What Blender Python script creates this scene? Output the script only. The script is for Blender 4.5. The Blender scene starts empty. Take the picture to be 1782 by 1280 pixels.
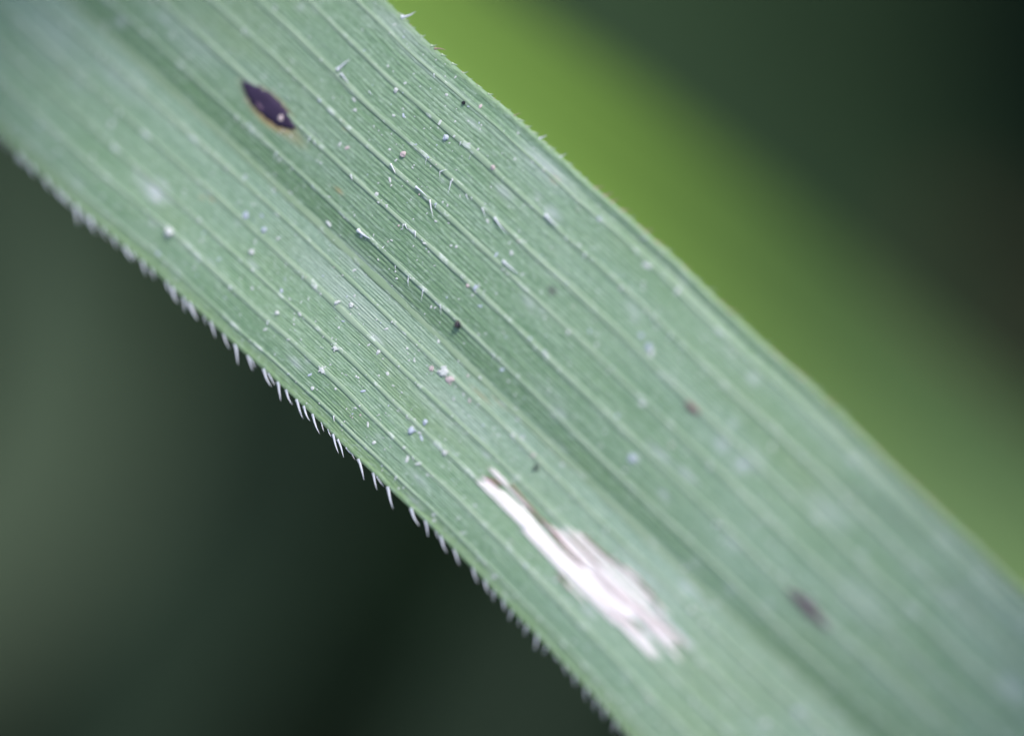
import bpy, math, random
import numpy as np
from mathutils import Vector, Matrix

R = math.radians
random.seed(7)
rng = np.random.default_rng(7)
scene = bpy.context.scene
scene.unit_settings.scale_length = 0.01          # one unit is one centimetre
COL = scene.collection

# ------------------------------------------------------------------ camera
IW, IH = 1782.0, 1280.0                           # frame of the photograph
FOCUS = 30.0                                      # cm from lens to the sharp line
SPAN = 5.6                                        # cm across the frame at that distance
PITCH = R(50)
cd = bpy.data.cameras.new('camera')
cam = bpy.data.objects.new('camera', cd)
COL.objects.link(cam)
cam.location = (0.0, -FOCUS * math.cos(PITCH), 25 + FOCUS * math.sin(PITCH))
cam.rotation_euler = (math.pi / 2 - PITCH, 0, 0)
cd.sensor_fit = 'HORIZONTAL'
cd.sensor_width = 36.0
cd.lens = 36.0 * FOCUS / SPAN
cd.clip_start, cd.clip_end = 0.5, 600
cd.dof.use_dof = True
cd.dof.focus_distance = FOCUS
APERTURE = 2.1                                   # cm, entrance pupil
cd.dof.aperture_fstop = cd.lens * 1e-3 / APERTURE
cd.dof.aperture_blades = 0
scene.camera = cam

# ------------------------------------------------------------------ light
SUN_DIR = Vector((0.28, 0.06, 0.955)).normalized()
w = bpy.data.worlds.new('World')
scene.world = w
w.use_nodes = True
nt = w.node_tree
bg = nt.nodes['Background']
sky = nt.nodes.new('ShaderNodeTexSky')
sky.sky_type = 'NISHITA'
sky.sun_disc = False
sky.sun_elevation = math.asin(SUN_DIR.z)
sky.sun_rotation = math.atan2(SUN_DIR.x, SUN_DIR.y)
sky.air_density = 1.0
sky.dust_density = 4.0
sky.ozone_density = 1.0
nt.links.new(sky.outputs[0], bg.inputs[0])
bg.inputs[1].default_value = 0.12
sd = bpy.data.lights.new('sun', 'SUN')
sd.energy = 1.5
sd.angle = R(14)
sd.color = (1.0, 0.95, 0.88)
so = bpy.data.objects.new('sun', sd)
so.rotation_euler = (-SUN_DIR).to_track_quat('-Z', 'Y').to_euler()
so.location = SUN_DIR * 80
COL.objects.link(so)
scene.view_settings.view_transform = 'Standard'
scene.view_settings.look = 'None'
scene.view_settings.exposure = 1.15
scene.view_settings.gamma = 1
scene.cycles.use_denoising = True
scene.cycles.use_adaptive_sampling = False
scene.cycles.max_bounces = 6

# ------------------------------------------------------------------ helpers
CR = Vector((1, 0, 0))
CF = Vector((0, math.cos(PITCH), -math.sin(PITCH)))
CU = CR.cross(CF)
CL = cam.location.copy()
PX = SPAN / IW / FOCUS                            # tangent per photograph pixel

def ray(px, py):
    return CF + CR * ((px - IW / 2) * PX) + CU * (-(py - IH / 2) * PX)

def at(px, py, depth):
    """point seen at pixel px,py at this depth along the optical axis"""
    return CL + ray(px, py) * depth

def tag(o, label=None, cat=None, group=None, kind=None):
    if label: o['label'] = label
    if cat: o['category'] = cat
    if group: o['group'] = group
    if kind: o['kind'] = kind
    return o

def link(name, data, parent=None, mw=None):
    o = bpy.data.objects.new(name, data)
    COL.objects.link(o)
    if parent is not None:
        o.parent = parent
    if mw is not None:
        o.matrix_basis = mw
    return o

def grid_mesh(name, P, mat, smooth=True, extra=None):
    """P: (rows, cols, 3) array -> mesh; extra: list of (rows,cols,3) sheets welded by position only"""
    sheets = [P] + (extra or [])
    verts, quads, off = [], [], 0
    for S in sheets:
        r, c = S.shape[:2]
        verts.append(S.reshape(-1, 3))
        i = np.arange(r - 1)[:, None] * c + np.arange(c - 1)[None, :]
        q = np.stack([i, i + c, i + c + 1, i + 1], -1).reshape(-1, 4) + off
        quads.append(q)
        off += r * c
    V = np.concatenate(verts); Q = np.concatenate(quads)
    me = bpy.data.meshes.new(name)
    me.vertices.add(len(V)); me.vertices.foreach_set('co', V.astype(np.float32).ravel())
    me.loops.add(Q.size); me.loops.foreach_set('vertex_index', Q.astype(np.int32).ravel())
    me.polygons.add(len(Q))
    me.polygons.foreach_set('loop_start', np.arange(0, Q.size, 4, dtype=np.int32))
    me.polygons.foreach_set('loop_total', np.full(len(Q), 4, np.int32))
    me.update(calc_edges=True)
    if smooth:
        me.polygons.foreach_set('use_smooth', np.ones(len(Q), bool))
    me.materials.append(mat)
    return me

def put_attr(me, name, arr):
    a = me.attributes.new(name, 'FLOAT', 'POINT')
    a.data.foreach_set('value', arr.astype(np.float32).ravel())

# ------------------------------------------------------------------ node helpers
class NT:
    def __init__(self, name):
        self.m = bpy.data.materials.new(name)
        self.m.use_nodes = True
        self.t = self.m.node_tree
        self.bsdf = self.t.nodes['Principled BSDF']
        self.out = self.t.nodes['Material Output']
    def n(self, kind, **kw):
        x = self.t.nodes.new(kind)
        for k, v in kw.items():
            setattr(x, k, v)
        return x
    def l(self, a, b):
        self.t.links.new(a, b)
    def attr(self, name):
        return self.n('ShaderNodeAttribute', attribute_name=name).outputs['Fac']
    def math(self, op, a, b=None, clamp=False):
        x = self.n('ShaderNodeMath', operation=op, use_clamp=clamp)
        for i, v in enumerate((a, b)):
            if v is None: continue
            if isinstance(v, (int, float)): x.inputs[i].default_value = v
            else: self.l(v, x.inputs[i])
        return x.outputs[0]
    def mix(self, fac, a, b, mode='MIX'):
        x = self.n('ShaderNodeMix', data_type='RGBA', blend_type=mode)
        for i, v in ((0, fac), (6, a), (7, b)):
            if isinstance(v, (int, float)): x.inputs[i].default_value = v
            elif isinstance(v, tuple): x.inputs[i].default_value = (*v, 1)
            else: self.l(v, x.inputs[i])
        return x.outputs[2]
    def remap(self, v, a, b, c=0.0, d=1.0, smooth=True):
        x = self.n('ShaderNodeMapRange', interpolation_type='SMOOTHSTEP' if smooth else 'LINEAR')
        self.l(v, x.inputs[0])
        for i, q in zip((1, 2, 3, 4), (a, b, c, d)):
            x.inputs[i].default_value = q
        return x.outputs[0]
    def vec(self, src, sx, sy, sz):
        x = self.n('ShaderNodeVectorMath', operation='MULTIPLY')
        self.l(src, x.inputs[0]); x.inputs[1].default_value = (sx, sy, sz)
        return x.outputs[0]
    def noise(self, vec, scale, detail=2.0, rough=0.5):
        x = self.n('ShaderNodeTexNoise')
        self.l(vec, x.inputs['Vector'])
        x.inputs['Scale'].default_value = scale
        x.inputs['Detail'].default_value = detail
        x.inputs['Roughness'].default_value = rough
        return x.outputs['Fac']
    def coord(self):
        return self.n('ShaderNodeTexCoord').outputs['Object']
    def bump(self, h, strength, dist):
        x = self.n('ShaderNodeBump')
        x.inputs['Strength'].default_value = strength
        x.inputs['Distance'].default_value = dist
        self.l(h, x.inputs['Height'])
        self.l(x.outputs[0], self.bsdf.inputs['Normal'])
        return x.outputs[0]
    def set(self, **kw):
        for k, v in kw.items():
            self.bsdf.inputs[k.replace('_', ' ')].default_value = v

def simple_mat(name, col, rough=0.6, spec=0.4, var=0.25, scale=8.0, transl=0.0):
    t = NT(name)
    c = t.coord()
    f = t.noise(c, scale, 3)
    col2 = tuple(x * (1 - var) for x in col)
    colh = tuple(min(1, x * (1 + var)) for x in col)
    t.l(t.mix(f, col2, colh), t.bsdf.inputs['Base Color'])
    t.set(Roughness=rough)
    t.bsdf.inputs['Specular IOR Level'].default_value = spec
    if transl:
        tr = t.n('ShaderNodeBsdfTranslucent')
        tr.inputs[0].default_value = (*[min(1, x * 1.3) for x in col], 1)
        mx = t.n('ShaderNodeMixShader'); mx.inputs[0].default_value = transl
        t.l(t.bsdf.outputs[0], mx.inputs[1]); t.l(tr.outputs[0], mx.inputs[2])
        t.l(mx.outputs[0], t.out.inputs[0])
    return t.m

# ------------------------------------------------------------------ leaf frame
K = 0.5
P0 = at(715, 465, FOCUS)
NRM = (CR * (-0.909 * K) + CU * (0.416 * K) - CF).normalized()

def hit(px, py, h=0.0):
    d = ray(px, py)
    return CL + d * (((P0 + NRM * h) - CL).dot(NRM) / d.dot(NRM))

AX = (hit(1401, 1187) - hit(189, 61)).normalized()
BX = NRM.cross(AX).normalized()
LEAF = Matrix((AX, BX, NRM)).transposed().to_4x4()
LEAF.translation = P0

ARCH = 0.012
SC = 0.0                                            # crest of the arch along the leaf
def arch(s):
    s = np.asarray(s, float) - SC
    a = np.minimum(np.abs(s), 6.0)
    return -(ARCH * a * a + (np.abs(s) - a) * 2 * ARCH * 6.0)

def cross_h(v):
    """height of the blade across its width, v from -1 (left margin) to 1 (right margin), 0 the midrib"""
    v = np.asarray(v, float)
    right = 0.050 * (1 - np.exp(-np.clip(v, 0, None) / 0.16)) + 0.05 * np.clip(v, 0, None) - 0.03 * np.clip(v, 0, None) ** 3
    a = np.clip(-v, 0, None)
    left = 0.055 * a - 0.13 * np.clip(a - 0.72, 0, None) ** 1.5 * 2.0
    return np.where(v >= 0, right, left)

def local(px, py, h):
    q = hit(px, py, h) - P0
    return q.dot(AX), q.dot(BX)

EDGE_L = [(0,232),(20,259),(67,300),(128,350),(185,404),(215,425),(283,492),(337,539),(404,593),(454,640),(515,694),(552,728),(599,772),(620,795),(681,850),(711,880),(752,921),(778,948),(826,995),(869,1042),(913,1086),(970,1146),(1028,1203),(1095,1280)]
EDGE_R = [(674,0),(704,30),(758,81),(805,125),(859,172),(913,222),(977,273),(1028,320),(1095,374),(1152,428),(1182,455),(1229,496),(1290,560),(1344,614),(1397,661),(1475,735),(1539,799),(1603,853),(1663,917),(1721,975),(1782,1030)]
MIDRIB = [(125,0),(189,61),(286,148),(343,199),(404,256),(471,303),(539,354),(590,420),(640,468),(701,529),(758,590),(805,630),(869,678),(920,728),(960,772),(1028,836),(1182,985),(1232,1035),(1323,1113),(1401,1187),(1472,1254)]

def fit(pts, v, deg):
    xy = []
    for px, py in pts:
        h = 0.0
        for _ in range(4):
            s, t = local(px, py, h)
            h = float(arch(s) + cross_h(v))
        xy.append((s, t))
    xy = np.array(xy)
    c = np.polyfit(xy[:, 0], xy[:, 1], deg)
    return c, xy[:, 0].min(), xy[:, 0].max()
FL, FR, FM = fit(EDGE_L, -1, 4), fit(EDGE_R, 1, 4), fit(MIDRIB, 0, 4)

def curve(f, s):
    c, a, b = f
    s = np.asarray(s, float)
    sc = np.clip(s, a, b)
    d = np.polyder(c)
    sl = np.where(s < a, np.polyval(d, a), np.polyval(d, b))
    sl = np.clip(sl, -0.03, 0.03)
    far = s - sc
    return np.polyval(c, sc) + sl * far / (1 + 0.12 * np.abs(far))

TIP, BASE = 19.0, -21.0
def taper(s):
    s = np.asarray(s, float)
    f = np.clip((TIP - s) / 11.0, 0, 1) ** 0.7
    g = np.clip((s - BASE) / 12.0, 0, 1) ** 0.5 * 0.75 + 0.25
    return np.maximum(f * np.where(s < -9, g, 1), 0.002)

def wob(s, k):
    return 0.006 * np.sin(s * 2.3 + k) + 0.004 * np.sin(s * 5.1 + 2 * k) + 0.0015 * np.sin(s * 13.7 + 3 * k)

def lat(s, v):
    """lateral position for (s, v)"""
    s = np.asarray(s, float); v = np.asarray(v, float)
    m = curve(FM, s); tp = taper(s)
    r = m + (curve(FR, s) + wob(s, 1.0) - m) * tp
    l = m + (curve(FL, s) + wob(s, 4.0) - m) * tp
    return np.where(v >= 0, m + (r - m) * v, m + (m - l) * v)

VR = [0.115, 0.28, 0.44, 0.585, 0.745, 0.905]
VL = [0.143, 0.337, 0.54, 0.72, 0.90]
VEINS = sorted([-x for x in VL] + VR)
STOPS = [-1.0] + sorted([-x for x in VL] + [0.0] + VR) + [1.0]
NR = []
for a, b in zip(STOPS[:-1], STOPS[1:]):
    NR.append(max(3, int(round((b - a) / 0.0192))))
RIDGE_X = np.array(STOPS); RIDGE_C = np.concatenate([[0], np.cumsum(NR)])

def ridge(s, v):
    ph = np.interp(v, RIDGE_X, RIDGE_C)
    k = np.floor(ph)
    amp = 0.0021 * (0.75 + 0.5 * np.abs(np.sin(k * 12.9898) * 43.7 % 1.0))
    amp = amp * (1 + 0.25 * np.sin(s * 1.7 + k * 2.1) + 0.15 * np.sin(s * 7.3 + k))
    f = np.abs(np.sin(np.pi * ph)) ** 0.7
    fade = np.clip((1 - np.abs(v)) / 0.05, 0, 1) * np.clip(np.abs(v) / 0.012, 0, 1)
    left_margin = np.where(v < -0.9, 0.5, 1.0)
    return amp * f * fade * left_margin

def und(s, v):
    """slow undulation of the blade"""
    return 0.010 * np.sin(s * 0.9 + v * 2.0) + 0.004 * np.sin(s * 2.7 - v * 5) * np.abs(v)

def surf_h(s, v, fine=True):
    s = np.asarray(s, float); v = np.asarray(v, float)
    tp = taper(s)
    h = arch(s) + cross_h(v) * tp + und(s, v)
    rim = (0.15 + 0.85 / (1 + np.exp(-(s - 0.3) * 1.5))) * 0.014 * np.exp(-((v - 0.985) / 0.018) ** 2) - (0.0 + 1.0 / (1 + np.exp(-(s - 0.3) * 1.5))) * 0.009 * np.exp(-((v - 0.945) / 0.018) ** 2) \
        + 0.004 * np.exp(-((v + 0.985) / 0.012) ** 2)
    h = h + rim * tp
    if fine:
        h = h + ridge(s, v) * tp
    return h

def sv(px, py):
    """pixel of the photograph -> (s, v) on the blade"""
    h = 0.0
    for _ in range(5):
        s, t = local(px, py, h)
        m = float(lat(s, 0.0))
        v = (t - m) / (float(lat(s, 1.0)) - m) if t > m else (t - m) / (m - float(lat(s, -1.0)))
        v = max(-1.3, min(1.3, v))
        h = float(surf_h(s, max(-1, min(1, v)), False))
    return s, v, t, h

# ------------------------------------------------------------------ leaf materials
def leaf_material():
    t = NT('leaf_lamina')
    c = t.coord()
    v = t.attr('across'); ph = t.attr('ridge_phase')
    st = t.vec(c, 0.22, 1.0, 0.0)
    n_big = t.noise(t.vec(c, 0.35, 1.0, 0.0), 1.6, 3, 0.55)
    n_mid = t.noise(t.vec(c, 0.16, 1.0, 0.0), 9.0, 4, 0.6)
    n_cell = t.noise(t.vec(c, 0.35, 1.0, 0.3), 60.0, 3, 0.6)
    base = t.mix(t.remap(n_mid, 0.3, 0.7), (0.140, 0.252, 0.140), (0.196, 0.308, 0.200))
    # paler waxy bloom in soft patches
    bloom = t.math('MULTIPLY', t.remap(n_big, 0.38, 0.72), 0.62)
    base = t.mix(bloom, base, (0.236, 0.345, 0.284))
    n_hue = t.noise(t.vec(c, 0.5, 1.3, 0.0), 0.9, 4, 0.6)
    base = t.mix(t.math('MULTIPLY', t.remap(n_hue, 0.50, 0.68), 0.40), base, (0.165, 0.250, 0.105))
    base = t.mix(t.math('MULTIPLY', t.remap(n_hue, 0.46, 0.34), 0.22), base, (0.105, 0.205, 0.125))
    # left half carries more bloom beside the midrib
    lf = t.math('MULTIPLY', t.remap(v, -0.55, -0.08), t.remap(v, 0.0, -0.02))
    base = t.mix(t.math('MULTIPLY', lf, 0.30), base, (0.25, 0.36, 0.33))
    # bloom-free deep green channel to the right of the midrib
    gr = t.math('MULTIPLY', t.remap(v, 0.012, 0.03), t.remap(v, 0.24, 0.06))
    base = t.mix(t.math('MULTIPLY', gr, 0.55), base, (0.115, 0.220, 0.100))
    # yellowish margin on the left, pale rim on the right
    base = t.mix(t.math('MULTIPLY', t.remap(v, -0.86, -0.97), 0.55), base, (0.21, 0.32, 0.135))
    base = t.mix(t.math('MULTIPLY', t.remap(v, 0.955, 0.985), 0.7), base, (0.25, 0.38, 0.22))
    wr = t.math('MULTIPLY', t.remap(v, 0.78, 0.88), t.remap(v, 0.97, 0.93))
    base = t.mix(t.math('MULTIPLY', t.math('MULTIPLY', wr, t.remap(n_mid, 0.40, 0.65)), 0.25), base, (0.30, 0.38, 0.36))
    n_brk = t.noise(t.vec(c, 0.22, 1.0, 0.3), 14.0, 4, 0.65)
    # furrow tissue between the ridges is greener
    fr = t.math('SUBTRACT', 1.0, t.math('ABSOLUTE', t.math('SINE', t.math('MULTIPLY', ph, math.pi))))
    base = t.mix(t.math('MULTIPLY', t.remap(fr, 0.40, 1.0), t.remap(n_brk, 0.35, 0.65, 0.25, 0.50)), base, (0.080, 0.168, 0.088))
    base = t.mix(t.math('MULTIPLY', t.remap(n_cell, 0.48, 0.68), 0.50), base, (0.32, 0.43, 0.35))
    n_c2 = t.noise(t.vec(c, 0.45, 1.0, 1.3), 48.0, 3, 0.6)
    base = t.mix(t.math('MULTIPLY', t.remap(n_c2, 0.48, 0.36), 0.38), base, (0.085, 0.175, 0.092))
    # stomata: tiny pale dots lined up along the ridges
    vo = t.n('ShaderNodeTexVoronoi'); t.l(t.vec(c, 0.55, 1.0, 0.0), vo.inputs['Vector'])
    vo.inputs['Scale'].default_value = 75.0
    dots = t.math('MULTIPLY', t.remap(vo.outputs['Distance'], 0.26, 0.10), t.remap(vo.outputs['Color'], 0.55, 0.75))
    base = t.mix(t.math('MULTIPLY', dots, 0.5), base, (0.45, 0.55, 0.48))
    # stains stored per vertex
    base = t.mix(t.attr('stain_orange'), base, (0.42, 0.22, 0.06))
    base = t.mix(t.attr('stain_purple'), base, (0.055, 0.035, 0.060))
    base = t.mix(t.attr('stain_white'), base, (0.50, 0.55, 0.60))
    t.l(base, t.bsdf.inputs['Base Color'])
    t.set(Roughness=0.48)
    t.bsdf.inputs['Specular IOR Level'].default_value = 0.55
    t.bsdf.inputs['Sheen Weight'].default_value = 0.12
    t.bsdf.inputs['Sheen Tint'].default_value = (0.8, 0.9, 1.0, 1)
    t.bump(t.math('ADD', n_cell, t.math('MULTIPLY', n_mid, 0.6)), 0.5, 0.006)
    tr = t.n('ShaderNodeBsdfTranslucent'); t.l(t.mix(0.6, base, (0.14, 0.30, 0.05)), tr.inputs[0])
    mx = t.n('ShaderNodeMixShader'); mx.inputs[0].default_value = 0.10
    t.l(t.bsdf.outputs[0], mx.inputs[1]); t.l(tr.outputs[0], mx.inputs[2]); t.l(mx.outputs[0], t.out.inputs[0])
    return t.m

def vein_material(name, a, b, spots=0.5):
    t = NT(name)
    c = t.coord()
    n = t.noise(t.vec(c, 0.25, 1, 1), 8.0, 4, 0.6)
    base = t.mix(t.remap(n, 0.35, 0.65), a, b)
    n2 = t.noise(t.vec(c, 1.0, 2.0, 1), 9.0, 4, 0.65)
    base = t.mix(t.math('MULTIPLY', t.remap(n2, 0.56, 0.70), spots), base, (0.46, 0.53, 0.52))
    t.l(base, t.bsdf.inputs['Base Color'])
    t.set(Roughness=0.45)
    t.bsdf.inputs['Specular IOR Level'].default_value = 0.5
    t.bump(t.noise(c, 70.0, 2), 0.4, 0.004)
    return t.m

M_LEAF = leaf_material()
M_VEIN = vein_material('vein_ridge', (0.182, 0.275, 0.188), (0.232, 0.322, 0.238), 0.85)
M_MID = vein_material('midrib_ridge', (0.190, 0.285, 0.178), (0.230, 0.320, 0.220), 0.5)
M_HAIR = simple_mat('plant_hair', (0.66, 0.70, 0.78), 0.35, 0.6, 0.15, 3.0, 0.25)
M_HAIR_RED = simple_mat('reddish_plant_hair', (0.36, 0.27, 0.22), 0.4, 0.5, 0.3, 30.0, 0.2)
M_TOOTH = simple_mat('green_tooth', (0.26, 0.36, 0.25), 0.4, 0.5, 0.2, 20.0, 0.1)
M_WHITE = simple_mat('bleached_tissue', (0.69, 0.665, 0.68), 0.6, 0.3, 0.16, 5.0)
M_WHITE_BLUE = simple_mat('thin_bleached_tissue', (0.42, 0.48, 0.51), 0.55, 0.4, 0.12, 5.0)
M_PINK = simple_mat('pinkish_bleached_tissue', (0.66, 0.56, 0.60), 0.6, 0.3, 0.08, 6.0)
M_BROWN = simple_mat('brown_tissue_border', (0.26, 0.12, 0.11), 0.6, 0.3, 0.3, 9.0)
M_PURPLE = simple_mat('dark_purple_tissue', (0.030, 0.020, 0.050), 0.6, 0.3, 0.5, 14.0)
M_DULL = simple_mat('dull_purple_tissue', (0.085, 0.060, 0.080), 0.6, 0.3, 0.3, 14.0)
M_REDDISH = simple_mat('reddish_tissue', (0.17, 0.10, 0.11), 0.6, 0.3, 0.3, 14.0)
M_FLECK = simple_mat('purple_fleck', (0.13, 0.085, 0.13), 0.6, 0.3, 0.3, 14.0)
M_DUST = simple_mat('pale_dust', (0.46, 0.50, 0.51), 0.6, 0.4, 0.15, 20.0)
M_DUST_BLUE = simple_mat('bluish_dust', (0.38, 0.44, 0.54), 0.6, 0.4, 0.15, 20.0)
M_DUST_PINK = simple_mat('pinkish_dust', (0.46, 0.39, 0.41), 0.6, 0.4, 0.2, 20.0)
M_BLACK = simple_mat('black_grain', (0.012, 0.010, 0.016), 0.25, 0.6, 0.4, 40.0)

# ------------------------------------------------------------------ the leaf
leaf = link('grass_leaf', None, None, LEAF)
tag(leaf, 'pale green ribbed grass leaf in focus with white scar and dark purple spot', 'leaf')

rows = np.concatenate([np.linspace(BASE, -6.6, 50)[:-1], np.linspace(-6.6, 6.8, 640), np.linspace(6.8, TIP, 45)[1:]])
cols = []
for a, b, n in zip(STOPS[:-1], STOPS[1:], NR):
    cols.append(np.linspace(a, b, n * 7 + 1)[:-1])
cols = np.concatenate(cols + [np.array([1.0])])
S, V = np.meshgrid(rows, cols, indexing='ij')
H = surf_h(S, V)
def grainy(shape, a_, b_):
    z = rng.normal(0, 1, shape)
    for ax, k in ((0, a_), (1, b_)):
        for _ in range(k):
            z = (np.roll(z, 1, ax) + 2 * z + np.roll(z, -1, ax)) / 4
    return z / z.std()
inside = ((S > -6.5) & (S < 6.7))
H = H + inside * (0.0006 * grainy(S.shape, 1, 4) + 0.0003 * grainy(S.shape, 6, 9)) * np.clip((1 - np.abs(V)) / .02, 0, 1)
T = lat(S, V)
top = np.stack([S, T, H], -1)
ub = np.array([-1, -0.985, -0.9, -0.75, -0.5, -0.25, -0.08, 0, 0.08, 0.25, 0.5, 0.75, 0.9, 0.985, 1.0])
rs = rows[::6] if rows[::6][-1] == rows[-1] else np.append(rows[::6], rows[-1])
S2, V2 = np.meshgrid(rs, ub[::-1], indexing='ij')
depth = np.where(np.abs(V2) > 0.999, 0.0, np.where(np.abs(V2) > 0.98, 0.012, 0.022)) + 0.06 * np.exp(-(V2 / 0.06) ** 2)
bot = np.stack([S2, lat(S2, V2), surf_h(S2, V2, False) - depth * taper(S2)], -1)
me = grid_mesh('leaf_lamina', top, M_LEAF, True, [bot])
# rows run along +s, columns along +v: flip so the upper side faces up
me.flip_normals()
put_attr(me, 'across', np.concatenate([V.ravel(), V2.ravel()]))
put_attr(me, 'ridge_phase', np.concatenate([np.interp(V, RIDGE_X, RIDGE_C).ravel(), np.interp(V2, RIDGE_X, RIDGE_C).ravel()]))

def spot(cx, cy, L, W, soft=0.5, rot=0.0, shift=0.0):
    """soft elliptical mask elongated along the leaf; L, W half sizes in cm"""
    s0, v0, t0, _ = sv(cx, cy)
    ds, dt = S - s0, T - t0 - shift
    if rot:
        c_, s_ = math.cos(rot), math.sin(rot)
        ds, dt = ds * c_ + dt * s_, -ds * s_ + dt * c_
    d = np.sqrt((ds / L) ** 2 + (dt / W) ** 2)
    return np.clip((1 - d) / soft, 0, 1) ** 1.0

orange = np.zeros_like(S); purple = np.zeros_like(S); white = np.zeros_like(S)
orange = np.maximum(orange, 0.92 * spot(470, 191, 0.250, 0.092, 0.55))
orange = np.maximum(orange, 0.30 * spot(500, 226, 0.20, 0.055, 0.8))
orange = np.maximum(orange, 0.30 * spot(441, 160, 0.16, 0.06, 0.9))
for (cx, cy, L, W, a) in [(369,346,.03,.02,.35),(352,344,.02,.02,.3),(838,688,.12,.02,.22),(870,700,.10,.018,.22),(837,432,.05,.015,.6),(600,224,.03,.015,.3),(966,312,.05,.03,.45),(1452,690,.25,.02,.3),(590,332,.05,.02,.4)]:
    orange = np.maximum(orange, a * spot(cx, cy, L, W, 0.9))
for (cx, cy, L, W, a) in [(1410,1058,.22,.06,.6),(1206,709,.07,.05,.5),(961,506,.04,.034,.8),(1490,865,.25,.06,.16),(1560,900,.3,.08,.14),(1680,1040,.3,.10,.14),(958,300,.08,.02,.25),(1790,1130,.3,.2,.08)]:
    purple = np.maximum(purple, a * spot(cx, cy, L, W, 0.9))
for (cx, cy, L, W, a) in [(272,331,.10,.075,.62),(262,326,.15,.06,.45),(275,332,.08,.06,.65),(205,130,.3,.10,.22),(700,50,.30,.05,.30),(735,110,.3,.03,.28),(795,160,.3,.025,.3),(950,290,.25,.05,.4),(610,520,.5,.10,.25),(640,470,.4,.07,.25),(790,720,.35,.09,.22),
        (560,830,.3,.06,.1),(1150,790,.12,.03,.5),(1195,825,.10,.03,.35),(1255,775,.06,.04,.35),(1440,890,.2,.08,.3),(1310,800,.1,.06,.3),(1290,810,.06,.05,.35),(1500,1050,.25,.10,.25),(1760,1200,.12,.08,.4),(1105,798,.035,.035,.5),
        (210,38,.05,.05,.35),(1395,1240,.06,.05,.35),(340,75,.25,.12,.18),(100,70,.4,.2,.18),(960,690,.2,.06,.1),(1020,990,.2,.06,.15),(1120,1000,.3,.08,.18)]:
    white = np.maximum(white, min(.80, a * (1.35 if L < .12 else 0.95)) * spot(cx, cy, L * 1.15, W * 1.15, 0.95))
# scattered soft freckles of dust film
for _ in range(120):
    s0 = rng.uniform(-5, 5.5); v0 = rng.uniform(-0.95, 0.97)
    t0 = float(lat(s0, v0)); L = rng.uniform(.015, .07); W = rng.uniform(.010, .03)
    d = ((S - s0) / L) ** 2 + ((T - t0) / W) ** 2
    white = np.maximum(white, rng.uniform(.15, .5) * np.exp(-d))
z2 = np.zeros(V2.size)
for nme, arr in (('stain_orange', orange), ('stain_purple', purple), ('stain_white', white)):
    put_attr(me, nme, np.concatenate([arr.ravel(), z2]))
link('leaf_lamina', me, leaf)

def strip(name, mat, v, half, height, s0=-10.0, s1=10.0, n=520, k=0, wav=1.0):
    """raised rounded strip running along the leaf"""
    s = np.linspace(s0, s1, n)
    ang = np.linspace(0, math.pi, 7)
    rr = half * (1 + wav * 0.16 * np.sin(s * 2.3 + 3 * k) + wav * 0.10 * np.sin(s * 6.1 + k) + 0.07 * np.sin(s * 17.0 + k * 3)) * np.clip(taper(s), .3, 1)
    hh = height * (1 + 0.15 * np.sin(s * 9.3 + k * 2))
    tm = lat(s, v) + 0.0025 * np.sin(s * 4.0 + k)
    A = np.stack([np.repeat(s[:, None], 7, 1), tm[:, None] + rr[:, None] * np.cos(ang)[None, :],
                  surf_h(s, v, False)[:, None] + 0.0005 + (hh[:, None] * np.sin(ang)[None, :])], -1)
    A[:, 0, 2] -= 0.006; A[:, -1, 2] -= 0.006
    o = link(name, grid_mesh(name, A, mat), leaf)
    return o
for k, vv in enumerate(VEINS):
    big = (0.0160 if abs(vv) < 0.8 else 0.012) * (0.85 + 0.3 * ((k * 0.618) % 1))
    strip('vein', M_VEIN, vv, big, 0.0066, k=k)
strip('midrib', M_MID, 0.0, 0.034, 0.0055, k=20, wav=0.2)

def conform(s, t, off):
    """local point on the blade at (s,t) with this offset"""
    m = float(lat(s, 0.0))
    v = (t - m) / (float(lat(s, 1.0)) - m) if t > m else (t - m) / (m - float(lat(s, -1.0)))
    v = max(-1, min(1, v))
    return float(surf_h(s, v, False)) + 0.004 + off

def patch(name, mat, pts, parent, off, label=None, n=26, ragged=0.12, seed=0):
    """thin raised sliver through pts=[(px,py,halfwidth in photo px)] that follows the blade"""
    rg = random.Random(seed)
    P = []
    for px, py, wd in pts:
        s, v, t, h = sv(px, py)
        P.append((s, t, wd * SPAN / IW * 1.05))
    P = np.array(P)
    u = np.linspace(0, len(P) - 1, n)
    s = np.interp(u, np.arange(len(P)), P[:, 0]); t = np.interp(u, np.arange(len(P)), P[:, 1]); wd = np.interp(u, np.arange(len(P)), P[:, 2])
    k = np.array([.25, .5, .25])
    for _ in range(2):
        for arr in (s, t):
            arr[1:-1] = np.convolve(arr, k, 'valid')
    ds = np.gradient(s); dt = np.gradient(t); L = np.hypot(ds, dt) + 1e-9
    nx, ny = -dt / L, ds / L
    e = np.linspace(-1, 1, 7)
    A = np.zeros((n, 7, 3))
    for i in range(n):
        jl = 1 + ragged * rg.uniform(-1, 1); jr = 1 + ragged * rg.uniform(-1, 1)
        for j in range(7):
            q = e[j] * wd[i] * (jl if e[j] < 0 else jr)
            ss, tt = s[i] + nx[i] * q, t[i] + ny[i] * q
            dome = 0.006 * math.sqrt(max(0, 1 - e[j] ** 2))
            z = conform(ss, tt, off + dome) if abs(e[j]) < 0.99 else conform(ss, tt, -0.006)
            A[i, j] = (ss, tt, z + rg.uniform(-1, 1) * 0.0012)
    m_ = grid_mesh(name, A, mat); m_.flip_normals()
    o = link(name, m_, parent)
    if label: tag(o, label)
    return o

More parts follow.
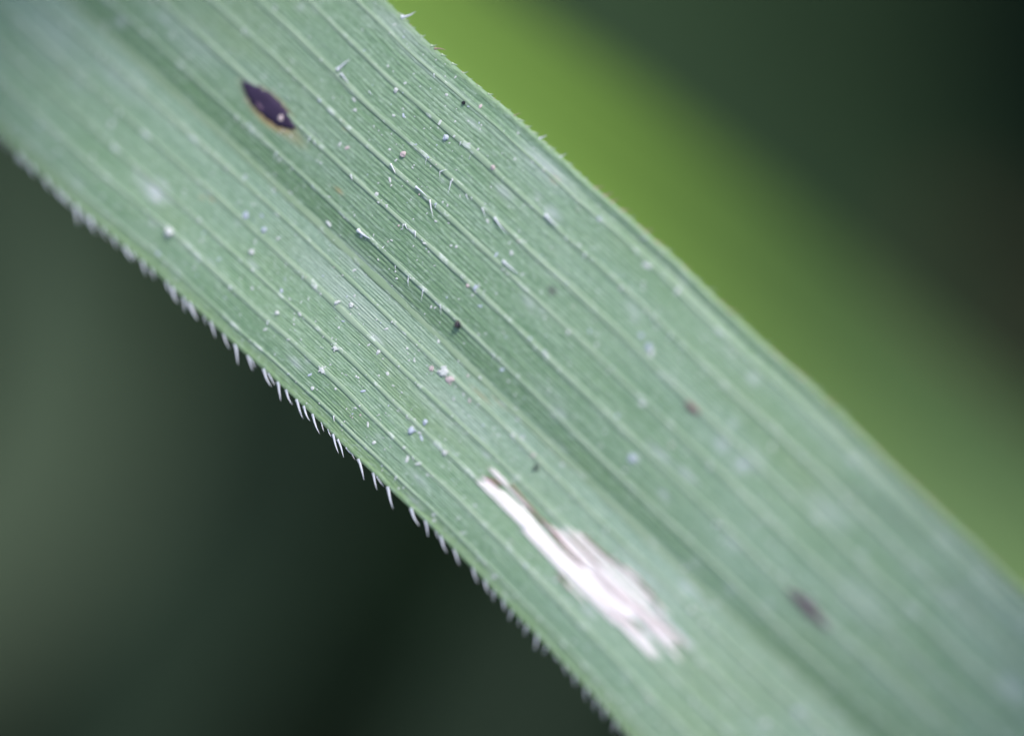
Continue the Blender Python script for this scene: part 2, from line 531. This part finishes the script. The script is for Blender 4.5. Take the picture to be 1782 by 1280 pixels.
# dark lesion: purple-black spindle
les = patch('dark_spot', M_PURPLE, [(423,143,2),(431,151,10),(444,164,17),(459,178,21),(476,194,21),(493,208,16),(506,218,8),(514,224,1)], leaf, 0.005,
            'dark purple spindle-shaped spot with an orange border', 30, 0.14, 3)
patch('dark_spot', M_DULL, [(1374,1026,2),(1390,1041,8),(1408,1058,10),(1426,1077,7),(1442,1092,2)], leaf, 0.004, 'faint blurred brown-purple spot near the lower right of the leaf', 20, .2, 6)
patch('dark_spot', M_REDDISH, [(1195,699,2),(1203,706,6),(1210,712,6),(1218,720,2)], leaf, 0.004, 'small blurred reddish spot right of the midrib', 12, .2, 8)
patch('spot_fleck', M_FLECK, [(449,180,2),(454,186,3),(458,192,2)], les, 0.007, n=6, seed=5)

# white scar: bundle of bleached slivers
def zz(x, y, w_): return (800 + x / 3.282, 780 + y / 3.282, w_ / 3.282)
scar = patch('white_scar', M_WHITE, [zz(115,195,8), zz(160,215,20), zz(230,265,30), zz(300,330,38), zz(400,435,42), zz(500,555,46), zz(600,665,50), zz(700,735,60), zz(790,815,68), zz(880,870,60), zz(960,930,36), zz(1030,975,10)],
             leaf, -0.002, 'bleached white fibrous scar beside the midrib', 60, 0.06, 11)
B_LEFT = [(100,200),(200,285),(330,430),(450,580),(560,700),(620,790),(720,880),(830,945),(930,1040),(1060,1180)]
B_RIGHT = [(200,130),(300,200),(400,335),(480,430),(560,465),(690,480),(800,590),(900,650),(1000,720),(1080,810),(1150,920),(1220,960),(1350,1090)]
poly = []
for x_, y_ in B_LEFT + [(1130,1090),(1230,1190),(1250,1130)] + B_RIGHT[::-1] + [(185,150),(235,205),(150,165)]:
    q = sv(800 + x_ / 3.282, 780 + y_ / 3.282); poly.append((q[0], q[1]))
poly = np.array(poly)
def spans(vk):
    out = []
    for i in range(len(poly)):
        (sa, va), (sb, vb) = poly[i], poly[(i + 1) % len(poly)]
        if (va - vk) * (vb - vk) < 0:
            out.append(sa + (sb - sa) * (vk - va) / (vb - va))
    out.sort()
    return list(zip(out[::2], out[1::2]))
def fibre(s0, s1, vk, hw, mat, off, rg, name='fibre', vend=0.0):
    n_ = max(8, int((s1 - s0) / 0.03)); e = np.linspace(-1, 1, 5)
    A = np.zeros((n_, 5, 3))
    for i in range(n_):
        u = i / (n_ - 1); ss = s0 + (s1 - s0) * u
        wd = hw * min(1, (u * (s1 - s0)) / 0.04 + .15, ((1 - u) * (s1 - s0)) / 0.05 + .1) * (1 + rg.uniform(-.14, .14))
        tc = float(lat(ss, vk + vend * (u - .5))) + 0.0012 * math.sin(ss * 9 + vk * 80)
        for j in range(5):
            tt = tc + wd * e[j]
            A[i, j] = (ss, tt, conform(ss, tt, off + 0.0025 * math.sqrt(max(0, 1 - e[j] ** 2)) if abs(e[j]) < .99 else -0.004) + rg.uniform(-1, 1) * .0006)
    m_ = grid_mesh(name, A, mat); m_.flip_normals()
    return link(name, m_, scar)
rg = random.Random(21)
vmin, vmax = poly[:, 1].min(), poly[:, 1].max()
s_thin = sv(800 + 1075 / 3.282, 780 + 1045 / 3.282)[0]
s_early = sv(800 + 640 / 3.282, 780 + 560 / 3.282)[0]
NF = 19
for k_ in range(NF):
    vk = vmin + (vmax - vmin) * (k_ + .5 + rg.uniform(-.2, .2)) / NF
    for s0, s1 in spans(vk):
        if s1 - s0 < 0.03: continue
        if k_ > 6 and rg.random() < .10: continue
        s0 += rg.uniform(-.03, .03); s1 += rg.uniform(-.13, .10)
        cuts = [s0]
        while cuts[-1] < s1 - .25:
            cuts.append(min(s1, cuts[-1] + rg.uniform(.25, .8)))
        if cuts[-1] < s1: cuts[-1] = s1 if len(cuts) > 1 else cuts[-1]
        if len(cuts) == 1: cuts.append(s1)
        for a_, b_ in zip(cuts[:-1], cuts[1:]):
            mid_ = (a_ + b_) / 2
            right_side = vk > vmin + (vmax - vmin) * .62
            if mid_ > s_thin or (right_side and mid_ < s_early + .05):
                mt = M_WHITE_BLUE
            else:
                mt = M_WHITE if rg.random() < .88 else M_PINK
            hw = (float(lat(mid_, vmax)) - float(lat(mid_, vmin))) / NF * rg.uniform(.40, .60)
            if mid_ > s_early and rg.random() < .10: continue
            fibre(a_ - .02, b_ + .02, vk, hw, mt, rg.uniform(0.001, 0.003), rg)
for i, ln in enumerate([[(465,400,1.5),(520,455,5),(570,520,7),(640,600,6),(715,685,2)],
           [(630,490,2),(710,570,3.5),(780,650,2),(820,690,1)],
           [(150,165,2),(200,185,6),(240,212,2)],
           [(850,920,2),(960,990,5),(1050,1060,2)],
           [(900,800,1),(980,880,3),(1050,950,2)],
           [(1130,960,2),(1200,1040,4),(1290,1120,2)],
           [(300,205,1.5),(400,330,4),(480,425,2)],
           [(700,485,2),(800,585,3.5),(900,655,3),(1000,722,3),(1085,815,3),(1155,925,2)],
           [(560,705,1),(590,750,2.5),(640,810,1)],[(760,700,1),(860,800,3),(960,900,1)],[(1010,900,1),(1090,990,3.5),(1170,1070,2)]]):
    patch('brown_line', M_BROWN, [zz(*p) for p in ln], scar, 0.0045, n=16, seed=30 + i)

# ---------------------------------------------------------------- hairs
def hair_mesh(name, mat, bend, fat=1.0):
    """unit-long tapered hair along +X, bending toward -Z and +Y"""
    n, m = 6, 6
    A = np.zeros((n, m + 1, 3))
    for i in range(n):
        u = i / (n - 1)
        r = fat * 0.115 * (1 - u) ** 0.75 + 0.006
        if i == 0: r *= 1.5
        cx, cy, cz = u, bend * u * (2 * u - 0.6), -0.12 * u * u
        for j in range(m + 1):
            a = 2 * math.pi * j / m
            A[i, j] = (cx, cy + r * math.cos(a), cz + r * math.sin(a))
    return grid_mesh(name, A, mat)
HAIRS = [hair_mesh('hair', M_HAIR, b, f) for b, f in ((0.10, 1), (0.18, .9), (0.02, 1.1), (-0.08, 1.0), (0.26, 1.15))]
TEETH = [hair_mesh('hair', M_TOOTH, b, f) for b, f in ((0.05, 1.1), (0.15, 1.3))]
HAIRS_RED = [hair_mesh('hair', M_HAIR_RED, b, f) for b, f in ((0.05, .9), (-0.1, .8), (0.15, 1))]

def hair_at(s, t, z, ang, tilt, L, meshes, name='hair', fat=1.0):
    o = link(name, random.choice(meshes), leaf)
    rot = Matrix.Rotation(ang, 4, 'Z') @ Matrix.Rotation(-tilt, 4, 'Y')
    o.matrix_basis = Matrix.Translation((s, t, z)) @ rot @ Matrix.Diagonal((L, L * fat, L * fat, 1))
    return o

def hair_px(x0, y0, x1, y1, meshes, z0=0.0, tilt=0.0, name='hair', fat=1.0, snap=0, grow=1.0):
    s0, v0, t0, h0 = sv(x0, y0)
    # the tip: same height plane
    sa, ta = local(x1, y1, h0)
    sb, tb = local(x0, y0, h0)
    d = math.hypot(sa - sb, ta - tb)
    if snap:
        t_edge = float(lat(sb, snap)) - snap * 0.003
        tb, ta = t_edge, ta + t_edge - tb
        h0 = float(surf_h(sb, snap, False))
    d *= grow
    return hair_at(sb, tb, h0 + z0, math.atan2(ta - tb, sa - sb), tilt, d, meshes, name, fat)

LEFT = [(365,562,370,585),(388,582,392,605),(408,600,412,629),(429,621,433,644),(433,626,438,641),(458,643,462,670),(465,652,472,670),(483,665,485,692),(497,679,500,702),(516,695,521,723),(528,707,531,730),(544,720,548,749),(559,734,561,748),(580,754,584,782),(588,764,596,789),(624,797,632,826),(650,821,652,846),(657,826,664,842),(677,843,680,875),(715,884,720,911),(738,908,742,931),(756,925,759,939),(766,934,768,959),(789,957,794,980),(821,990,824,1013),(841,1012,843,1033),(247,455,249,476),(286,495,286,511),(298,502,298,526),(316,521,318,541),(328,529,335,555),(352,552,353,566),(218,428,224,449),(230,440,232,452),(196,413,198,430),(158,376,163,398),(134,355,138,381),(150,368,152,385),(101,328,104,347),(79,310,84,329),(33,272,34,287),(52,288,56,304),(113,338,116,356),(178,398,180,414),(262,470,263,486),(603,777,610,790),(571,745,573,758),(612,786,615,797)]
for h in LEFT:
    hair_px(*h, HAIRS, -0.003, -0.05, fat=1.0 if h[0] < 240 else (0.85 if h[0] < 340 else 0.60), snap=-1, grow=1.2)
y = 0
s_end = sv(843, 1018)[0]
s_cur = s_end + 0.06
while s_cur < 4.6:
    hair_at(s_cur, float(lat(s_cur, -1.0)) + 0.004, float(surf_h(s_cur, -1.0, False)) - 0.004, R(-54 + random.uniform(-22, 16)), -0.05, random.uniform(0.04, 0.08), HAIRS, fat=0.75)
    s_cur += random.uniform(0.05, 0.10)
s_cur = -5.2
while s_cur < sv(60, 292)[0]:
    hair_at(s_cur, float(lat(s_cur, -1.0)) + 0.004, float(surf_h(s_cur, -1.0, False)) - 0.004, R(-50 + random.uniform(-12, 12)), -0.05, random.uniform(0.05, 0.085), HAIRS, fat=0.8)
    s_cur += random.choice((0.06, 0.08, 0.1))
RIGHT = [(702,27,726,25),(760,81,780,81),(783,101,787,101),(805,125,811,122),(830,146,834,144),(858,174,862,170),(893,203,905,198),(938,242,952,237),(975,273,987,269),(997,291,1003,290),(1018,310,1024,308),(716,40,722,39),(872,183,876,181),(913,221,917,219),(955,256,960,254)]
for h in RIGHT:
    hair_px(*h, HAIRS_RED if random.random() < .5 else HAIRS, 0.002, 0.1, fat=0.8, snap=1)
s_cur = -2.6
while s_cur < 4.4:
    sharp = s_cur < sv(1030, 322)[0]
    L_ = random.uniform(0.018, 0.038) if sharp else random.uniform(0.035, 0.06)
    hair_at(s_cur, float(lat(s_cur, 1.0)) - 0.004, float(surf_h(s_cur, 1.0, False)) - 0.001, R(random.uniform(15, 55)), 0.05, L_, HAIRS_RED if (not sharp and random.random() < .6) else TEETH, fat=1.5 if sharp else 1.0)
    s_cur += random.uniform(0.05, 0.10)

def z4(x0, y0, x1, y1): return (680 + x0 / 5.94, 230 + y0 / 5.94, 680 + x1 / 5.94, 230 + y1 / 5.94)
def z8(x0, y0, x1, y1): return (560 + x0 / 5.94, 280 + y0 / 5.94, 560 + x1 / 5.94, 280 + y1 / 5.94)
TRI = [(z4(270,570,400,670),1.2),(z4(415,705,450,900),1),(z4(635,510,612,640),.8),(z4(520,410,515,485),.5),(z4(530,412,600,385),.6),(z4(1085,890,1215,1075),1.2),
       (z4(955,790,1000,890),.7),(z4(1610,860,1740,1000),1.6),(z4(10,335,70,435),1.1),(z4(790,650,815,715),.6),(z4(262,1030,262,1095),.7),(z4(735,105,722,150),.6),(z4(380,275,368,350),.4),
       (z8(385,720,510,830),2.0),(z8(640,905,660,880),1),(z8(770,1090,772,1130),.6),(z8(905,1215,905,1275),.6),(z8(850,660,850,730),.4),(z8(1455,1185,1460,1230),.5),(z8(975,730,978,800),.9),
       ((589,122,612,104),1.8),((738,505,735,526),.4),((768,530,770,550),.4),((845,505,843,520),.4),((877,455,905,480),1.4),((862,615,860,632),.4),((711,488,713,500),.5),((644,160,650,168),.6),((595,129,610,145),1.2)]
for h, f in TRI:
    Lp = math.hypot(h[2] - h[0], h[3] - h[1])
    hair_px(*h, HAIRS[:4], 0.014, 0.10, 'surface_hair', fat=max(.35, f * 14.0 / max(Lp, 8)) * 0.75)
# short prickles standing along the veins
for _ in range(70):
    vv = random.choice(VEINS); s0 = random.uniform(-3.2, 3.0)
    hair_at(s0, float(lat(s0, vv)), float(surf_h(s0, vv, False)) + 0.008, R(random.uniform(-75, -20)), 0.25, random.uniform(0.018, 0.038), HAIRS[:4], 'surface_hair', 0.8)

# ---------------------------------------------------------------- dust and grains
ICO_V = []
def ico():
    p = (1 + 5 ** .5) / 2
    v = [(-1,p,0),(1,p,0),(-1,-p,0),(1,-p,0),(0,-1,p),(0,1,p),(0,-1,-p),(0,1,-p),(p,0,-1),(p,0,1),(-p,0,-1),(-p,0,1)]
    f = [(0,11,5),(0,5,1),(0,1,7),(0,7,10),(0,10,11),(1,5,9),(5,11,4),(11,10,2),(10,7,6),(7,1,8),(3,9,4),(3,4,2),(3,2,6),(3,6,8),(3,8,9),(4,9,5),(2,4,11),(6,2,10),(8,6,7),(9,8,1)]
    v = np.array(v, float); v /= np.linalg.norm(v[0])
    return v, np.array(f)
IV, IF = ico()
def ico2():
    v = [tuple(x) for x in IV]; f = []; cache = {}
    def mid(a, b):
        k = (min(a, b), max(a, b))
        if k not in cache:
            q = (np.array(v[a]) + np.array(v[b])) / 2; q /= np.linalg.norm(q)
            v.append(tuple(q)); cache[k] = len(v) - 1
        return cache[k]
    for a, b, c in IF:
        ab, bc, ca = mid(a, b), mid(b, c), mid(c, a)
        f += [(a, ab, ca), (b, bc, ab), (c, ca, bc), (ab, bc, ca)]
    return np.array(v), np.array(f)
IV2, IF2 = ico2()

def lumps(name, mat, items, parent=None, mw=None, hi=False, smooth=False):
    """items: (centre, (rx,ry,rz), rotation) -> one mesh of uneven grains"""
    bv, bf = (IV2, IF2) if hi else (IV, IF)
    vs, fs, off = [], [], 0
    for c, r, a in items:
        q = bv * (1 + rng.uniform(-.28, .28, (len(bv), 1)))
        q = q * np.array(r)
        ca, sa = math.cos(a), math.sin(a)
        q = np.stack([q[:, 0] * ca - q[:, 1] * sa, q[:, 0] * sa + q[:, 1] * ca, q[:, 2]], -1) + np.array(c)
        vs.append(q); fs.append(bf + off); off += len(bv)
    me_ = bpy.data.meshes.new(name)
    me_.from_pydata(np.concatenate(vs).tolist(), [], np.concatenate(fs).tolist())
    me_.materials.append(mat)
    if smooth:
        me_.polygons.foreach_set('use_smooth', np.ones(len(me_.polygons), bool))
    return link(name, me_, parent, mw)

def on_leaf(px, py, lift=0.004):
    s, v, t, h = sv(px, py)
    h = float(surf_h(s, max(-1, min(1, v)), True)) + lift
    return (s, t, h)

def grain(name, px, py, r, mat, label, cat, group=None, kids=0, flat=0.6, elong=1.0, ang=0.0, hi=True):
    c = on_leaf(px, py)
    mw = LEAF @ Matrix.Translation(c)
    items = [((0, 0, r * flat * 0.6), (r * elong, r, r * flat), ang)]
    for _ in range(kids):
        a = random.uniform(0, 2 * math.pi); d = r * random.uniform(.6, 1.5)
        q = r * random.uniform(.25, .55)
        items.append(((d * math.cos(a) * elong, d * math.sin(a), q * .4), (q, q * .7, q * .5), a))
    o = lumps(name, mat, items, None, mw, hi)
    return tag(o, label, cat, group)

U = SPAN / IW
G = 'pale dust grains lying on the leaf'
grain('soil_grain', 799, 566, 6.5 * U, M_BLACK, 'black glossy grain on the vein just right of the midrib', 'grain', None, 0, .9)
grain('soil_grain', 808, 180, 3.2 * U, M_BLACK, 'tiny dark grain near the upper right margin of the leaf', 'grain', None, 0, .8)
grain('soil_grain', 934, 814, 4.2 * U, M_BLACK, 'small dark grain above the head of the white scar', 'grain', None, 0, .8)
grain('dust_grain', 491, 206, 5.2 * U, M_DUST_PINK, 'pale round grain sitting on the dark purple spot', 'grain', G, 0, .7)
grain('dust_grain', 297, 404, 9 * U, M_DUST, 'brightest round white grain near the left margin of the leaf', 'grain', G, 1, .7)
grain('dust_grain', 703, 269, 5.5 * U, M_DUST_PINK, 'pinkish ring-like grain between two veins, upper middle of leaf', 'grain', G, 0, .5)
grain('dust_grain', 777, 240, 5 * U, M_DUST_BLUE, 'bluish round grain nearest the upper right margin', 'grain', G, 0, .6)
grain('dust_flake', 773, 648, 6 * U, M_DUST, 'ragged pale flake left of the midrib, upper of a pair', 'flake', 'ragged flakes beside the midrib', 5, .3, 1.7, R(40))
grain('dust_flake', 784, 660, 5 * U, M_DUST_PINK, 'ragged pinkish flake left of the midrib, lower of a pair', 'flake', 'ragged flakes beside the midrib', 4, .3, 1.8, R(30))
grain('dust_flake', 752, 641, 3 * U, M_DUST_PINK, 'small crumb trail left of the pair of ragged flakes', 'flake', 'ragged flakes beside the midrib', 7, .3, 1.6, R(60))
grain('dust_flake', 561, 644, 4 * U, M_DUST, 'white crumbly flake near the hairy left margin', 'flake', None, 8, .4, 1.5, 0)
grain('dust_flake', 584, 606, 3.5 * U, M_DUST, 'star-like cluster of pale crumbs above the crumbly flake', 'flake', None, 9, .4, 1.3, 0)
grain('dust_grain', 717, 749, 6 * U, M_DUST_BLUE, 'bluish crumb, lower of two below the ragged flakes', 'grain', G, 3, .5)
grain('dust_grain', 741, 735, 4.5 * U, M_DUST_BLUE, 'bluish crumb, upper of two below the ragged flakes', 'grain', G, 2, .5)
grain('dust_grain', 775, 788, 4.5 * U, M_DUST, 'pale grain above the forked head of the white scar', 'grain', G, 1, .5)
grain('dust_grain', 483, 545, 4 * U, M_DUST, 'white grain with a bluish smear on the left half of the leaf', 'grain', G, 1, .6)
grain('dust_grain', 439, 439, 5 * U, M_DUST, 'round pale grain on the left half between spot and scar', 'grain', G, 0, .5)
grain('dust_grain', 461, 400, 5 * U, M_DUST_BLUE, 'blurred pale grain close beside the midrib, left half', 'grain', G, 0, .5)
grain('dust_grain', 429, 375, 6 * U, M_DUST_BLUE, 'blurred bluish grain between the midrib and the bright white grain', 'grain', G, 0, .5)
grain('dust_grain', 588, 527, 3.5 * U, M_DUST, 'small curved white crumb left of the midrib', 'grain', G, 1, .6, 1.8, R(60))
grain('dust_grain', 612, 531, 4 * U, M_DUST, 'soft white crumb just beside the curved crumb', 'grain', G, 2, .5)
grain('dust_grain', 859, 292, 4.2 * U, M_DUST_PINK, 'pale grain stuck on a vein in the right half', 'grain', G, 1, .6)
grain('dust_grain', 690, 158, 4 * U, M_DUST, 'white grain high on the right half near the top of the frame', 'grain', G, 0, .6)
grain('dust_grain', 1130, 604, 5.5 * U, M_DUST_BLUE, 'blurred bluish grain on the right half beyond the black grain', 'grain', G, 1, .5)
grain('dust_grain', 1101, 797, 6 * U, M_DUST_BLUE, 'blurred pale grain right of the midrib above the scar', 'grain', G, 0, .4)

items, items_b, items_p = [], [], []
for i in range(1800):
    if random.random() < 0.20:
        vv = random.choice(VEINS) + random.uniform(-.012, .012); lift = 0.007
    else:
        vv = random.uniform(-0.985, 0.985); lift = 0.002
    s0 = random.uniform(-5.2, 5.2) if random.random() < .45 else random.gauss(0.1 - 0.5 * vv, 1.7)
    if vv < -1 or vv > 1: continue
    r = min(0.0125, 0.0030 * math.exp(abs(random.gauss(0, .55))))
    a = random.uniform(0, math.pi)
    c = (s0, float(lat(s0, vv)), float(surf_h(s0, vv, True)) + lift)
    e = random.choice((1, 1, 1.2, 1.5, 2.4))
    (items if random.random() < .8 else (items_b if random.random() < .7 else items_p)).append((c, (r * e, r, r * .32), a))
for nm, mt, it, lb in (('dust', M_DUST, items, 'fine white dust specks strewn over the leaf'), ('dust', M_DUST_BLUE, items_b, 'fine bluish dust specks strewn over the leaf'), ('dust', M_DUST_PINK, items_p, 'fine pinkish dust specks strewn over the leaf')):
    tag(lumps(nm, mt, it, None, LEAF), lb, 'dust', None, 'stuff')

# ------------------------------------------------------------------ background
def ground_mat():
    t = NT('damp_soil')
    c = t.coord()
    n = t.noise(c, 0.12, 4, .6); n2 = t.noise(c, 1.5, 5, .6)
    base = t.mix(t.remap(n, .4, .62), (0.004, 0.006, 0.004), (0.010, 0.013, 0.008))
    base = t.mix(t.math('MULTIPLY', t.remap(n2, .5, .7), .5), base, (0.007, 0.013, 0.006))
    t.l(base, t.bsdf.inputs['Base Color'])
    t.set(Roughness=0.95)
    t.bsdf.inputs['Specular IOR Level'].default_value = 0.0
    t.bump(n2, 1.0, 0.6)
    return t.m
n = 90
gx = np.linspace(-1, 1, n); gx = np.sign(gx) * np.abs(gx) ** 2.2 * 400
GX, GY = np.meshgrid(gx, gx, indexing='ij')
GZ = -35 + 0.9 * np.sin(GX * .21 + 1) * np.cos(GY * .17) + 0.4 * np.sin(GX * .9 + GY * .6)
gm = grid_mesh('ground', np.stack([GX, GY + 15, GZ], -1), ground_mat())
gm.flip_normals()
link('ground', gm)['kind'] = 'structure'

def blade(name, mat, pts, widths, facing, label=None, cat='leaf', group=None, fold=0.18, n=48, kind=None):
    """a grass blade along 3D points with half widths, its face turned to 'facing'; midrib is a part"""
    P = np.array([tuple(p) for p in pts]); k = np.arange(len(P)); u = np.linspace(0, len(P) - 1, n)
    C_ = np.stack([np.interp(u, k, P[:, i]) for i in range(3)], -1)
    W_ = np.interp(u, k, widths)
    for _ in range(6):
        C_[1:-1] = (C_[:-2] + 2 * C_[1:-1] + C_[2:]) / 4
    T_ = np.gradient(C_, axis=0); T_ /= np.linalg.norm(T_, axis=1)[:, None]
    F = np.array(tuple(facing), float)
    Sd = np.cross(T_, F); Sd /= np.linalg.norm(Sd, axis=1)[:, None]
    N_ = np.cross(Sd, T_)
    e = np.linspace(-1, 1, 17)
    prof = fold * np.abs(e) ** 1.3
    rib = 0.012 * np.abs(np.sin(e * 14))
    A = C_[:, None, :] + Sd[:, None, :] * (e[None, :, None] * W_[:, None, None]) + N_[:, None, :] * ((prof + rib)[None, :, None] * W_[:, None, None])
    B = A - N_[:, None, :] * 0.03 * (1 - np.abs(e) ** 4)[None, :, None]
    m_ = grid_mesh(name, A, mat, True, [B[:, ::-1]])
    root = link(name, m_)
    if label: tag(root, label, cat, group, kind)
    a = np.linspace(0, 2 * math.pi, 7)
    rr = 0.06 * W_ + 0.01
    Q = C_[:, None, :] + N_[:, None, :] * 0.01 + Sd[:, None, :] * (np.cos(a)[None, :, None] * rr[:, None, None]) + N_[:, None, :] * (np.sin(a)[None, :, None] * 0.5 * rr[:, None, None])
    link('midrib', grid_mesh('midrib', Q, mat), root)
    return root

def bright_mat():
    t = NT('fresh_green_blade')
    c = t.coord()
    n = t.noise(c, 0.5, 3)
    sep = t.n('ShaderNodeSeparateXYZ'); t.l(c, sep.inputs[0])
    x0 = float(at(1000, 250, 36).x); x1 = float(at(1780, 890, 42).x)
    base = t.mix(t.remap(sep.outputs[0], x0, x1), (0.215, 0.375, 0.068), (0.185, 0.300, 0.125))  # gloss greyness toward the lower right is put into the colour
    base = t.mix(t.math('MULTIPLY', n, .3), base, (0.19, 0.33, 0.08))
    t.l(base, t.bsdf.inputs['Base Color'])
    t.set(Roughness=0.5)
    tr = t.n('ShaderNodeBsdfTranslucent'); t.l(base, tr.inputs[0])
    mx = t.n('ShaderNodeMixShader'); mx.inputs[0].default_value = 0.25
    t.l(t.bsdf.outputs[0], mx.inputs[1]); t.l(tr.outputs[0], mx.inputs[2]); t.l(mx.outputs[0], t.out.inputs[0])
    return t.m
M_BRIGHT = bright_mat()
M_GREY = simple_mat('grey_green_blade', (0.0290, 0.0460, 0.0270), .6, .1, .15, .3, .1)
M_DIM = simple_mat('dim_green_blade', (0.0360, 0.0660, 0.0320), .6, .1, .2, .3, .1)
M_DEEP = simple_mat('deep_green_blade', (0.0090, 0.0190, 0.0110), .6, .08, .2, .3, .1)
M_DRY = simple_mat('dry_brown_blade', (0.044, 0.044, 0.026), .8, .1, .2, .3, .1)
TOCAM = -CF

def blade_px(name, mat, pts, label, group=None, facing=None, fold=0.18):
    if group:
        pts = [(x, y_, d * 1.5, w_) for x, y_, d, w_ in pts]      # the dim blades stand well below the sharp leaf
    pts = [(x, y_, d * (1.0 if group else 1.07), w_) for x, y_, d, w_ in pts]
    P = [at(x, y_, d) for x, y_, d, w_ in pts]
    W_ = [w_ * PX * d for x, y_, d, w_ in pts]
    return blade(name, mat, P, W_, facing or TOCAM, label, 'leaf', group, fold)

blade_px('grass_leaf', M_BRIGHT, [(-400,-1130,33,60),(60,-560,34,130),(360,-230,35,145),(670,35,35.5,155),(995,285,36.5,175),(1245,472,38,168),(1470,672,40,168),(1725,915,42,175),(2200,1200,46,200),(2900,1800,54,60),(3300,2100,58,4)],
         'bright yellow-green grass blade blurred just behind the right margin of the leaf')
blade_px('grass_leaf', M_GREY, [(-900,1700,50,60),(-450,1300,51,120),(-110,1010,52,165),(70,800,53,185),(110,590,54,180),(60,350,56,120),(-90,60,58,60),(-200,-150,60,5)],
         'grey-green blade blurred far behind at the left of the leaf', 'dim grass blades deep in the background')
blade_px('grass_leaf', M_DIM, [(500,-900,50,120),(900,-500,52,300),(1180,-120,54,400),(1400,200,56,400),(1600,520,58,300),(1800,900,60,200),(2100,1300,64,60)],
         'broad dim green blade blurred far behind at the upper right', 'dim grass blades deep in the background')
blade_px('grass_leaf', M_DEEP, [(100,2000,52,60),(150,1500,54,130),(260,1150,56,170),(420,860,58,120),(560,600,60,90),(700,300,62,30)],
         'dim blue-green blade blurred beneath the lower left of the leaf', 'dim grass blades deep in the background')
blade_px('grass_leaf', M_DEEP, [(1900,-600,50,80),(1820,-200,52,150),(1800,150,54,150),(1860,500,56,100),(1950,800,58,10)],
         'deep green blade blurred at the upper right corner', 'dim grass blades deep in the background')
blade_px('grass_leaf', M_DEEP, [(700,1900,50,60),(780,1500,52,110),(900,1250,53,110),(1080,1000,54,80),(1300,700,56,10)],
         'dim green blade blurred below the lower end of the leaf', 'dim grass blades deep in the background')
blade_px('grass_leaf', M_DRY, [(1300,-300,62,20),(1450,50,60,70),(1620,330,58,90),(1760,560,57,70),(1980,800,56,10)],
         'brownish dry blade blurred behind the upper right background', 'dim grass blades deep in the background')

# leaves added out of frame to shade the two ends of the leaf
M_ADDED_BLADE = simple_mat('added_shade_blade', (0.09, 0.19, 0.07), .5, .4, .15, .3, .12)
def blade_w(pts, facing, label):
    return blade('grass_leaf', M_ADDED_BLADE, [p for p, _ in pts], [w_ for _, w_ in pts], facing, label, 'leaf')
UPZ = Vector((0, 0, 1))
def over(px, py, d, lift=0.0):
    return hit(px, py) + SUN_DIR * d + UPZ * lift
blade_w([(over(-1900, 900, 5, -5), .5), (over(-1000, 520, 6.5), 1.0), (over(-380, 130, 6.5), 1.35), (over(-10, -270, 6.5), 1.35), (over(520, -760, 6.5), 1.2), (over(1300, -1500, 5), .1)], UPZ,
        'added grass leaf out of frame, shading the far upper end of the main leaf')
blade_w([(over(2500, 3200, 2, -8), .5), (over(2250, 2300, 6, -1), 1.2), (over(2090, 1600, 7), 1.5), (over(2190, 900, 7), 1.4), (over(2500, 100, 7), .9), (over(2900, -700, 6), .1)], UPZ,
        'added grass leaf out of frame, shading the near lower end of the main leaf')

# undergrowth: a mass of short dark blades on the soil
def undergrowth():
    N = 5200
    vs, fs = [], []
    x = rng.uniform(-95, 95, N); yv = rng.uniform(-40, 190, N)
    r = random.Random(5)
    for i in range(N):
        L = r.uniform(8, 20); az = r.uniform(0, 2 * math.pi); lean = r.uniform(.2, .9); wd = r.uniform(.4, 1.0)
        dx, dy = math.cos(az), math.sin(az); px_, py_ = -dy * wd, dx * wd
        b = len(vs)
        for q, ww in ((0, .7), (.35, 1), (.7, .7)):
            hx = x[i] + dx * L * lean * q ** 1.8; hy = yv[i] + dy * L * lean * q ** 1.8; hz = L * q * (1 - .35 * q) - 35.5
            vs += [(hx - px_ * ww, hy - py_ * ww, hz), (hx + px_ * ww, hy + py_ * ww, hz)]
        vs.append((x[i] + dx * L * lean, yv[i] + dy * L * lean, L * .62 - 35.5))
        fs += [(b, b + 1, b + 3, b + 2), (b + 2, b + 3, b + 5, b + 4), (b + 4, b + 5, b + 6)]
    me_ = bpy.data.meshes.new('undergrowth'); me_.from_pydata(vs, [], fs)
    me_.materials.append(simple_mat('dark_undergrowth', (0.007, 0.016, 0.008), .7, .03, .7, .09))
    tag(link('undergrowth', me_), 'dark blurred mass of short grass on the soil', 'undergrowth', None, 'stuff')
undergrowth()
